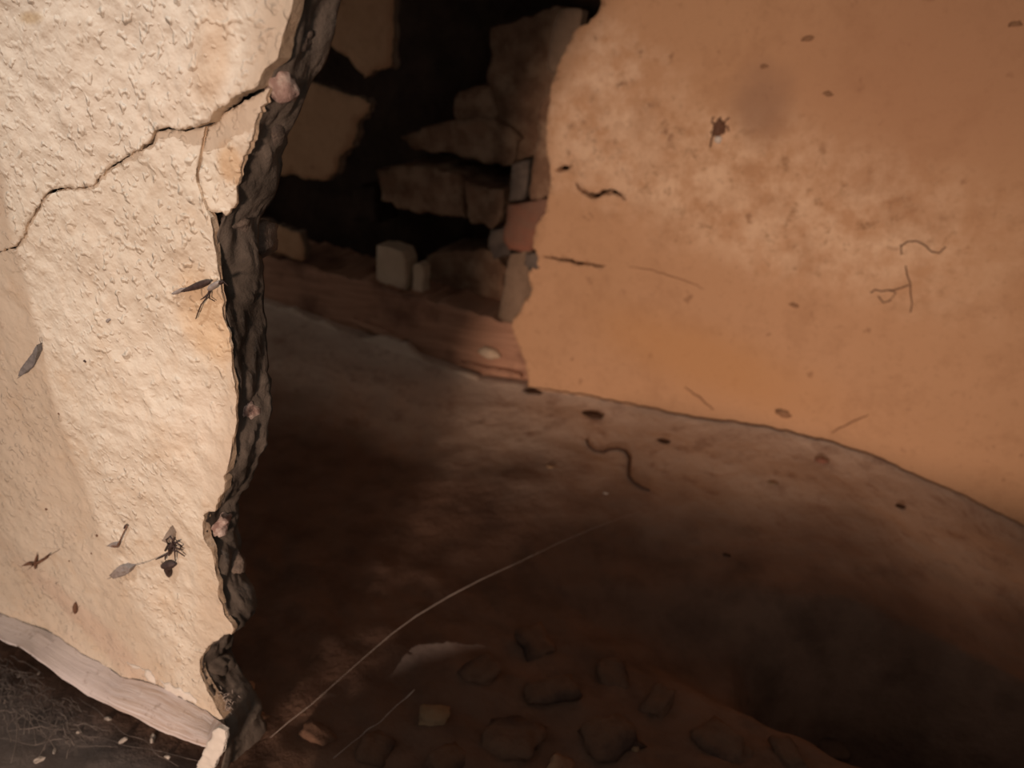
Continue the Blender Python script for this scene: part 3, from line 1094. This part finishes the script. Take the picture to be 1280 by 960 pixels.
# blocks standing on the beam
o = far_piece('brick_block', [(471, 307), (488, 309), (502, 314), (507, 326), (507, 363), (490, 362), (471, 357)], .055, .05, 'pale_brick', None, .002, 20., .008, 16.3, .0025)
tag(o, 'larger pale cream block standing on the timber beam in the hole', 'brick')
o = far_piece('brick_block', [(516, 332), (524, 329), (530, 336), (529, 372), (516, 369)], .060, .03, 'pale_brick', None, .002, 20., .006, 17.3, .002)
tag(o, 'narrow pale sliver of block beside the larger cream block on the beam', 'brick')
s_, z_ = FAR.px(611, 441, -.022)
me = stone_mesh('plaster_lump', .026, .014, .014, 2.2, .3, 3)
o = link('plaster_lump', me, 'pale_brick')
o.location = FAR.at(s_, z_, -.024)
o.rotation_euler = (0, .15, -.42)
tag(o, 'small oval cream plaster lump stuck on the face of the timber beam', 'plaster lump')

# ------------------------------------------------------------------ rubble on the floor
RUB = [  # u, v, half-width px, flatness, material, label
    (541, 899, 24, .8, 'cream_rubble', 'yellowish cream rubble block catching light near the bottom of the picture'),
    (470, 938, 30, .5, 'dirt_rubble', 'flat tan rubble piece left of the yellowish cream block'),
    (398, 920, 30, .6, 'dirt_rubble', 'brown rubble lump just right of the broken wall foot'),
    (601, 842, 34, .55, 'dirt_rubble', 'dark brown rubble lump behind the yellowish cream block'),
    (668, 806, 30, .5, 'dirt_rubble', 'dark rubble lump farthest back in the rubble heap'),
    (690, 868, 44, .5, 'dirt_rubble', 'broad dark rubble stone in the middle of the heap'),
    (765, 846, 34, .5, 'dirt_rubble', 'dark rubble stone on the far edge of the heap'),
    (640, 925, 46, .45, 'dirt_rubble', 'broad brown rubble stone right of the yellowish cream block'),
    (822, 880, 34, .5, 'dirt_rubble', 'dark rubble stone behind the large round rubble boulder'),
    (900, 935, 46, .6, 'dirt_rubble', 'large rounded rubble boulder low at right of the heap'),
    (762, 922, 44, .5, 'dirt_rubble', 'brown rubble stone left of the large rounded boulder'),
    (985, 945, 34, .55, 'dirt_rubble', 'middling rubble stone right of the large rounded boulder'),
    (1040, 938, 24, .5, 'dirt_rubble', 'small rubble stone at the right end of the heap'),
    (702, 962, 24, .5, 'brown_stone', 'reddish rubble stone at the bottom edge between two broad stones'),
    (790, 934, 12, .7, 'cream_rubble', 'pebble sized pale rubble bit among the dark stones'),
    (560, 952, 34, .4, 'dirt_rubble', 'flat brown rubble slab at the bottom edge below the cream block'),
]
for k, (u, v, hw, ft, mt, lab) in enumerate(RUB):
    P = floor_px(u, v)
    dist = (P - CAM).dot(Vector((0, CP, -SP)))
    r = hw * dist / FPX * .85
    ft *= .7
    me = stone_mesh('rubble_stone', r, r * (.75 + .2 * math.sin(k * 2.1)), r * ft, k * 5.1 + 1, .32, 3, .7)
    o = link('rubble_stone', me, mt)
    o.location = P + Vector((0, 0, r * ft * .2))
    o.rotation_euler = (.12 * math.sin(k), .15 * math.cos(k * 1.7), k * 1.3)
    tag(o, lab, 'rubble', 'rubble on the cavity floor')

# small bits lying on the plaster cove
BITS = [(666, 490, 13, .25, 'crack_dirt', 'thin dark flake just under the corner of the hole', 'flake'),
        (741, 519, 14, .3, 'crack_dirt', 'long dark flake on the pale cove below the hole corner', 'flake'),
        (1027, 577, 8, .9, 'pink_brick', 'small reddish brown crumb below the line where wall meets floor', 'crumb'),
        (1125, 634, 7, .6, 'crack_dirt', 'small dark crumb on the cove toward the right edge', 'crumb'),
        (908, 694, 5, .6, 'crack_dirt', 'tiny dark crumb alone in the middle of the dark floor', 'crumb'),
        (757, 617, 3, .7, 'white_crumb', 'tiny white speck beside the end of the wavy strand', 'crumb'),
        (688, 584, 5, .6, 'cream_rubble', 'tiny pale crumb left of the wavy strand', 'crumb'),
        (966, 604, 6, .4, 'cream_rubble', 'tiny tan crumb on the cove below the long wall line', 'crumb'),
        (830, 552, 9, .25, 'crack_dirt', 'faint brown flake on the cove right of the wavy strand', 'flake')]
for k, (u, v, hw, ft, mt, lab, cat) in enumerate(BITS):
    P = floor_px(u, v)
    dist = (P - CAM).dot(Vector((0, CP, -SP)))
    r = hw * dist / FPX
    me = stone_mesh('floor_' + cat, r, r * .55, r * .5 * ft, k * 2.3 + 4, .5, 2, .3)
    o = link('floor_' + cat, me, mt)
    o.location = P + Vector((0, 0, r * .5 * ft * .5))
    o.rotation_euler = (0, 0, -.35 + .2 * math.sin(k * 3))
    tag(o, lab, cat)

# dark wavy crack in the cove, built as a raised strand
L = [(733, 551), (736, 559), (744, 565), (754, 566), (762, 563), (772, 562), (782, 565), (787, 573), (786, 586), (786, 596), (792, 604), (802, 610), (812, 614)]
pts = []
for i, (u, v) in enumerate(L):
    P = floor_px(u, v)
    pts.append((P + Vector((0, 0, .002)), .0034 * (.5 + .5 * math.sin(math.pi * (i + 1) / (len(L) + 1)))))
o = link('crack_strand', tube_mesh('crack_strand', [pts], 6), 'dark_brown_line')
tag(o, 'dark wavy crack in the plaster cove, built as a raised strand', 'root')


# ------------------------------------------------------------------ cobweb strands
def strand(name, A, B, n, sag, r, mat, seed, bend=.01):
    pts = []
    for i in range(n):
        t = i / (n - 1)
        p = A.lerp(B, t) + Vector((0, 0, -sag * 4 * t * (1 - t)))
        q = noise.noise_vector(Vector((t * 6, seed, 0)))
        e = math.sin(math.pi * t)
        p += q * bend * e
        pts.append((p, r * (.45 + .9 * abs(noise.noise(Vector((t * 9, seed, 4)))))))
    return pts


pts = []
WEB = [(338, 922), (360, 903), (390, 880), (420, 853), (455, 822), (490, 792), (520, 770), (560, 746), (600, 725), (650, 702), (700, 678), (740, 661), (775, 648), (800, 640)]
for i, (u, v) in enumerate(WEB):
    t = i / (len(WEB) - 1)
    P = floor_px(u, v)
    P = P.lerp(CAM, .01 + .07 * math.sin(math.pi * t))
    pts.append((P, .0002 + .0008 * math.exp(-((t - .5) / .14) ** 2) + .0003 * abs(noise.noise(Vector((t * 9, 1, 4))))))
o = link('cobweb_strand', tube_mesh('cobweb_strand', [pts], 6), 'cobweb')
tag(o, 'long pale cobweb strand stretched diagonally across the dark cavity', 'cobweb')
A2, B2 = floor_px(418, 958), floor_px(520, 886)
o = link('cobweb_strand', tube_mesh('cobweb_strand', [strand('c', A2 + Vector((0, 0, .012)), B2 + Vector((0, 0, .03)), 24, .004, .0007, 'cobweb', 4.3, .004)], 6), 'cobweb')
tag(o, 'short pale cobweb strand running up to the yellowish cream rubble block', 'cobweb')
P = NEAR.at(*NEAR.px(346, 916, -.06), -.06)
o = link('dust_clot', stone_mesh('dust_clot', .005, .003, .003, 3.3, .6, 2), 'white_crumb')
o.location = P
tag(o, 'white dust clot at the lower end of the long cobweb strand', 'dust')

# mouldy fluff on the broken edge near the foot
pths = []
for k in range(46):
    u, v = 284 + random.gauss(0, 5), 880 + random.gauss(0, 9)
    P0 = NEAR.at(*NEAR.px(u, v, .0), .0)
    d = Vector((random.uniform(-1, 1), random.uniform(-1, .2), random.uniform(-1, 1))).normalized() * random.uniform(.002, .006)
    pths.append([(P0, .0004), (P0 + d * .5 + Vector((0, 0, .0007)), .0005), (P0 + d, .0003)])
o = link('mould_fluff', tube_mesh('mould_fluff', pths, 4), 'cobweb')
tag(o, 'whitish tuft of mould fluff on the broken edge near the wall foot', 'mould', kind='stuff')

# dusty cobweb tangle in front of the foot strip
pths = []
for k in range(120):
    u, v = random.uniform(-15, 95), random.uniform(815, 905)
    if v < 815 + max(0, u) * .75:
        v = 822 + max(0, u) * .75 + random.uniform(0, 30)
    P0 = floor_px(u, v) + Vector((0, 0, random.uniform(.002, .018)))
    u2, v2 = u + random.gauss(0, 26), v + abs(random.gauss(0, 20))
    P1 = floor_px(u2, v2) + Vector((0, 0, random.uniform(.001, .014)))
    pths.append(strand('t', P0, P1, 7, random.uniform(-.004, .004), .00055, '', k * 1.7, .006))
o = link('cobweb_tangle', tube_mesh('cobweb_tangle', pths, 4), 'dusty_cobweb')
tag(o, 'tangle of dusty grey cobweb on the floor in the lower left corner', 'cobweb', kind='stuff')
# long threads over the dusty floor
for k, (a, b_) in enumerate((((40, 905), (250, 958)), ((100, 880), (225, 965)), ((-10, 930), (150, 940)))):
    o = link('cobweb_thread', tube_mesh('cobweb_thread', [strand('t', floor_px(*a) + Vector((0, 0, .01)), floor_px(*b_) + Vector((0, 0, .008)), 30, .002, .00045, '', k + 9., .006)], 4), 'dusty_cobweb')
    tag(o, ('middle grey cobweb thread over the dusty floor below the foot strip', 'upper grey cobweb thread running close under the foot strip',
            'lowest grey cobweb thread over the dusty floor at the left edge')[k], 'cobweb', 'threads on the dusty floor')

# plaster crumbs on the dusty floor
CR = [(26, 846, 4, 'rightmost of the two crumbs in the cobweb tangle', 0), (49, 842, 3, '', 0), (135, 899, 5, '', 1), (154, 927, 6, '', 1), (191, 925, 6, '', 1), (210, 947, 5, '', 0), (49, 951, 7, '', 0),
      (68, 940, 4, '', 1), (98, 916, 4, '', 0)]
CRL = ['white plaster crumb inside the dusty cobweb tangle at far left', 'small white crumb at the right edge of the cobweb tangle', 'slanted white crumb close under the foot strip',
       'forked grey-white crumb left of the upright crumb', 'upright white crumb below the middle of the foot strip', 'white crumb lying left of the snapped strip end',
       'largest pale crumb at the bottom left edge of the floor', 'pale crumb just right of the bottom left one', 'small pale crumb between cobweb tangle and foot strip']
for k, (u, v, hw, _, el) in enumerate(CR):
    P = floor_px(u, v)
    r = hw * .62 * (P - CAM).length / FPX
    o = link('plaster_crumb', stone_mesh('plaster_crumb', r * (1.5 if el else 1.1), r * .6, r * .6, k * 4.4, .7, 2, .6), 'white_crumb', None, False)
    o.location = P + Vector((0, 0, r * .3))
    o.rotation_euler = (.3, .2, k * 1.1 + .6)
    tag(o, CRL[k], 'crumb', 'crumbs on the dusty floor')


# ------------------------------------------------------------------ dead insects and specks on the near wall
def npt(u, v, lift=0.0):
    s, z = near_px(u, v)
    return NEAR.at(s, z, near_h(s, z) + lift)


def blob(name, a, b_, r, mat, par, lift=.001, bulge=.5, sides=7, n=9):
    """tapered body lying on the wall from pixel a to pixel b"""
    pts = []
    for i in range(n):
        t = i / (n - 1)
        u, v = a[0] + (b_[0] - a[0]) * t, a[1] + (b_[1] - a[1]) * t
        rr = r * (math.sin(math.pi * (t ** (math.log(.5) / math.log(bulge)))) ** .6 * .95 + .05)
        pts.append((npt(u, v, lift), rr))
    o = link(name, tube_mesh(name, [pts], sides), mat)
    set_parent(o, par)
    return o


def leaf_part(name, outline, mat, par, lift=.0015, curl=.002, thick=.0006):
    P = [near_px(u, v) for u, v in outline]
    cs = sum(p[0] for p in P) / len(P)
    o = plate(name, NEAR, jag(P, .0012, .0006, 3.), .0015, lambda s, z: near_h(s, z) + lift + curl * abs(s - cs) / .008, thick, [mat, mat], seed=2., back_cap=False)
    if par is not None:
        set_parent(o, par)
    return o


def legs(name, list_, r, mat, par, lift=.0012):
    for L_ in list_:
        n = len(L_)
        pts = [(npt(u, v, lift + .001 * math.sin(math.pi * i / max(1, n - 1))), r * (1 - .5 * i / max(1, n - 1))) for i, (u, v) in enumerate(L_)]
        o = link(name, tube_mesh(name, [pts], 4), mat)
        set_parent(o, par)


# slate leaf at far left
lf = empty('dried_leaf', npt(42, 448))
tag(lf, 'small slate grey dried leaf stuck on the shaded left part of the wall', 'leaf')
leaf_part('leaf_blade', [(54, 428), (55, 436), (51, 446), (46, 456), (39, 464), (34, 466), (36, 456), (41, 445), (47, 436), (51, 432)], 'slate_leaf', lf)
legs('leaf_stalk', [[(35, 465), (31, 468), (27, 471)], [(54, 429), (54, 424), (53, 420)]], .0004, 'slate_leaf', lf)

# dark pod and twig at the broken edge
pod = empty('seed_pod', npt(245, 357))
tag(pod, 'dark grey elongated seed pod lying across the broken wall edge', 'seed pod')
blob('pod_body', (228, 364), (267, 350), .0026, 'chitin_dark', pod, .0022, .6)
leaf_part('pod_husk', [(218, 366), (226, 360), (236, 359), (244, 356), (240, 363), (230, 365), (222, 367)], 'chitin_grey', pod, .001)
ins = empty('dead_insect', npt(268, 360))
tag(ins, 'pale greenish dead insect hanging on the broken edge beside the dark pod', 'insect')
blob('insect_body', (262, 362), (278, 351), .0022, 'chitin_grey', ins, .003, .5)
legs('insect_leg', [[(264, 361), (260, 372), (254, 380), (248, 392), (244, 399)], [(264, 363), (264, 372), (270, 376)], [(262, 366), (256, 372), (252, 374)], [(274, 354), (282, 350), (288, 356)]], .0007, 'chitin_dark', ins, .002)
blob('insect_head', (276, 354), (283, 350), .0015, 'chitin_dark', ins, .003, .5)

# gnat with long legs at the left
ins = empty('dead_gnat', npt(45, 703))
tag(ins, 'brown dead gnat with spread wings on the shaded lower left wall', 'insect')
blob('insect_body', (44, 712), (47, 693), .0017, 'chitin_brown', ins, .0016, .45)
leaf_part('insect_wing', [(46, 702), (54, 698), (62, 692), (58, 699), (50, 704)], 'chitin_brown', ins, .002)
leaf_part('insect_wing', [(44, 702), (36, 702), (29, 706), (36, 706), (43, 706)], 'chitin_brown', ins, .002)
legs('insect_leg', [[(47, 702), (58, 697), (66, 692), (73, 688)], [(43, 706), (36, 711), (32, 714)], [(46, 697), (47, 690)]], .0004, 'chitin_brown', ins, .0016)

# curled insect, upper of the group
ins = empty('dead_insect', npt(152, 670))
tag(ins, 'thin curled dead insect above the pale winged one', 'insect')
legs('insect_body', [[(140, 680), (146, 682), (151, 680), (153, 673), (156, 665), (160, 656)]], .0012, 'chitin_brown', ins, .0016)
leaf_part('insect_wing', [(137, 680), (144, 677), (151, 676), (150, 683), (142, 683)], 'chitin_grey', ins)
blob('insect_head', (155, 661), (159, 655), .0012, 'chitin_dark', ins, .0016)

# pale winged insect
ins = empty('dead_insect', npt(157, 712))
tag(ins, 'pale grey winged dead insect lying left of the dark beetle', 'insect')
blob('insect_body', (146, 716), (168, 708), .0022, 'chitin_grey', ins, .0018, .55)
leaf_part('insect_wing', [(144, 714), (150, 707), (160, 704), (169, 706), (167, 712), (158, 718), (148, 719)], 'chitin_grey', ins, .0025)
legs('insect_leg', [[(146, 717), (140, 721), (136, 722)], [(168, 706), (178, 703), (188, 700), (200, 695)], [(160, 716), (163, 720)]], .0003, 'chitin_grey', ins)

# dark insect with legs
ins = empty('dead_insect', npt(217, 683))
tag(ins, 'dark dead insect with crossed legs just above the black beetle', 'insect')
blob('insect_body', (213, 694), (219, 674), .0020, 'chitin_dark', ins, .0022, .5)
leaf_part('insect_wing', [(211, 664), (218, 655), (222, 664), (219, 672), (213, 676), (208, 672)], 'insect_wing', ins, .002)
legs('insect_leg', [[(217, 680), (224, 676), (230, 680), (226, 686)], [(218, 684), (226, 687), (233, 694)], [(215, 680), (212, 672), (216, 668), (222, 676), (228, 674)], [(214, 688), (210, 694), (209, 698)], [(220, 678), (222, 688), (222, 698)],
                    [(213, 690), (204, 694), (198, 697)], [(210, 686), (214, 678), (224, 682), (231, 686)]], .0011, 'chitin_dark', ins, .0022)
blob('insect_head', (218, 676), (220, 670), .0013, 'chitin_dark', ins, .0022)

# black beetle
ins = empty('dead_beetle', npt(213, 708))
tag(ins, 'black rounded dead beetle below the dark long-legged insect', 'insect')
blob('insect_body', (204, 706), (222, 703), .0042, 'chitin_dark', ins, .0022, .5, 9, 11)
blob('insect_abdomen', (212, 703), (213, 721), .0036, 'chitin_dark', ins, .0022, .35, 9, 11)
legs('insect_leg', [[(206, 704), (203, 700)], [(219, 703), (222, 698)]], .0005, 'chitin_dark', ins)

# little brown beetle
ins = empty('dead_beetle', npt(95, 760))
tag(ins, 'tiny brown beetle on the shaded wall near the foot strip', 'insect')
blob('insect_body', (95, 767), (94, 753), .0027, 'chitin_brown', ins, .0015, .5, 8, 9)
legs('insect_leg', [[(92, 760), (89, 758)], [(98, 759), (100, 757)], [(92, 764), (90, 767)]], .0003, 'chitin_brown', ins)

# specks
SPK = [((110, 450), 2.0, 'chitin_dark', 'tiny dark round speck in the middle of the lit plaster'), ((137, 400), 2.2, 'chitin_grey', 'tiny slanted dark splinter above the round speck'),
       ((122, 669), 2.0, 'chitin_brown', 'tiny brown speck left of the curled insect'), ((57, 637), 2.2, 'chitin_brown', 'tiny brown speck above the gnat'),
       ((78, 515), 1.6, 'chitin_brown', 'tiny reddish speck on the edge of the lit patch'), ((84, 703), 1.6, 'chitin_brown', 'tiny speck right of the gnat'),
       ((114, 692), 1.6, 'chitin_brown', 'tiny speck between gnat and curled insect'), ((264, 2), 3.0, 'chitin_brown', 'brown speck at the very top of the wall')]
for k, ((u, v), hw, mt, lab) in enumerate(SPK):
    r = hw * .00062
    el = 2.2 if 'splinter' in lab else 1.1
    o = link('dirt_speck', stone_mesh('dirt_speck', r * el, r * .7, r, k * 3.1, .4, 2), mt)
    o.location = npt(u, v, r * .25)
    o.rotation_euler = (0, -.6, -.42)
    tag(o, lab, 'speck')

# fine surface lines on the near wall
for L_ in ([(262, 40), (250, 48), (240, 58), (240, 72), (246, 88), (250, 108), (258, 120), (264, 130)], [(268, 52), (276, 68), (284, 86), (289, 100), (286, 118)]):
    P = jag([near_px(u, v) for u, v in L_], .004, .002, 3., closed=False)
    o = link('stain_line', tube_mesh('stain_line', [[(NEAR.at(x, y, near_h(x, y) + .0000), .0005) for x, y in P]], 4), 'chitin_brown')
    set_parent(o, wall_left)

# ------------------------------------------------------------------ marks on the far wall
def fpt(u, v, lift=0.):
    s, z = FAR.px(u, v)
    return FAR.at(s, z, far_h(s, z) + lift)


sp = empty('dead_spider', fpt(900, 162))
tag(sp, 'small dark dead spider with curled legs on the ochre back wall', 'spider')
o = link('spider_body', stone_mesh('spider_body', .011, .007, .014, 1.1, .3, 3), 'chitin_brown')
o.location = fpt(899, 160, .004)
bpy.context.view_layer.update()
set_parent(o, sp)
for L_ in ([(896, 158), (890, 152), (892, 146)], [(898, 156), (898, 150), (902, 146)], [(902, 156), (908, 150), (912, 147)], [(903, 160), (910, 158), (911, 164)], [(894, 162), (889, 165), (892, 170)], [(897, 165), (890, 172), (888, 184)]):
    o = link('spider_leg', tube_mesh('spider_leg', [[(fpt(u, v, .004), .0016) for u, v in L_]], 4), 'chitin_brown')
    set_parent(o, sp)
o = link('egg_sac', stone_mesh('egg_sac', .007, .005, .007, 4.1, .2, 2), 'white_crumb')
o.location = fpt(898, 174, .004)
tag(o, 'tiny pale egg sac just below the spider on the back wall', 'egg sac')

for nm, lab, paths in (('dusty_thread', 'ragged dusty thread with a small loop hanging on the right of the back wall',
                        [[(1088, 366), (1094, 362), (1102, 364), (1112, 362), (1120, 366), (1112, 376), (1104, 378), (1098, 370)], [(1112, 364), (1126, 360), (1136, 356)], [(1132, 332), (1134, 344), (1138, 354), (1138, 366), (1140, 378), (1138, 390)]]),
                       ('dusty_thread', 'wavy dusty thread above the looped one on the back wall', [[(1126, 308), (1134, 302), (1146, 301), (1156, 306), (1164, 314), (1174, 316), (1182, 308)], [(1126, 306), (1127, 318)]])):
    o = link(nm, tube_mesh(nm, [[(fpt(u, v, .001), .0011) for u, v in p] for p in paths], 4), 'dark_brown_line')
    tag(o, lab, 'thread')
for k, (u, v, hw, lab) in enumerate(((980, 517, 9, 'flat brown mud dab on the back wall above the long wall line'), (992, 382, 5, 'small brown mud dab low in the middle of the back wall'), (1010, 48, 5, 'brown mud dab near the top middle of the back wall'),
                                     (955, 83, 4, 'dark mud dab above the sooty smudge on the back wall'), (1034, 117, 4, 'small mud dab right of the sooty smudge'), (1270, 30, 5, 'mud dab in the upper right corner of the back wall'))):
    r = hw * 1.6 / FPX
    o = link('mud_dab', stone_mesh('mud_dab', r, r * .3, r * .5, k * 1.9, .6, 2), 'mud_dab')
    o.location = fpt(u, v, 0)
    o.rotation_euler = (0, .2 * math.sin(k * 2), -.42)
    tag(o, lab, 'mud dab')
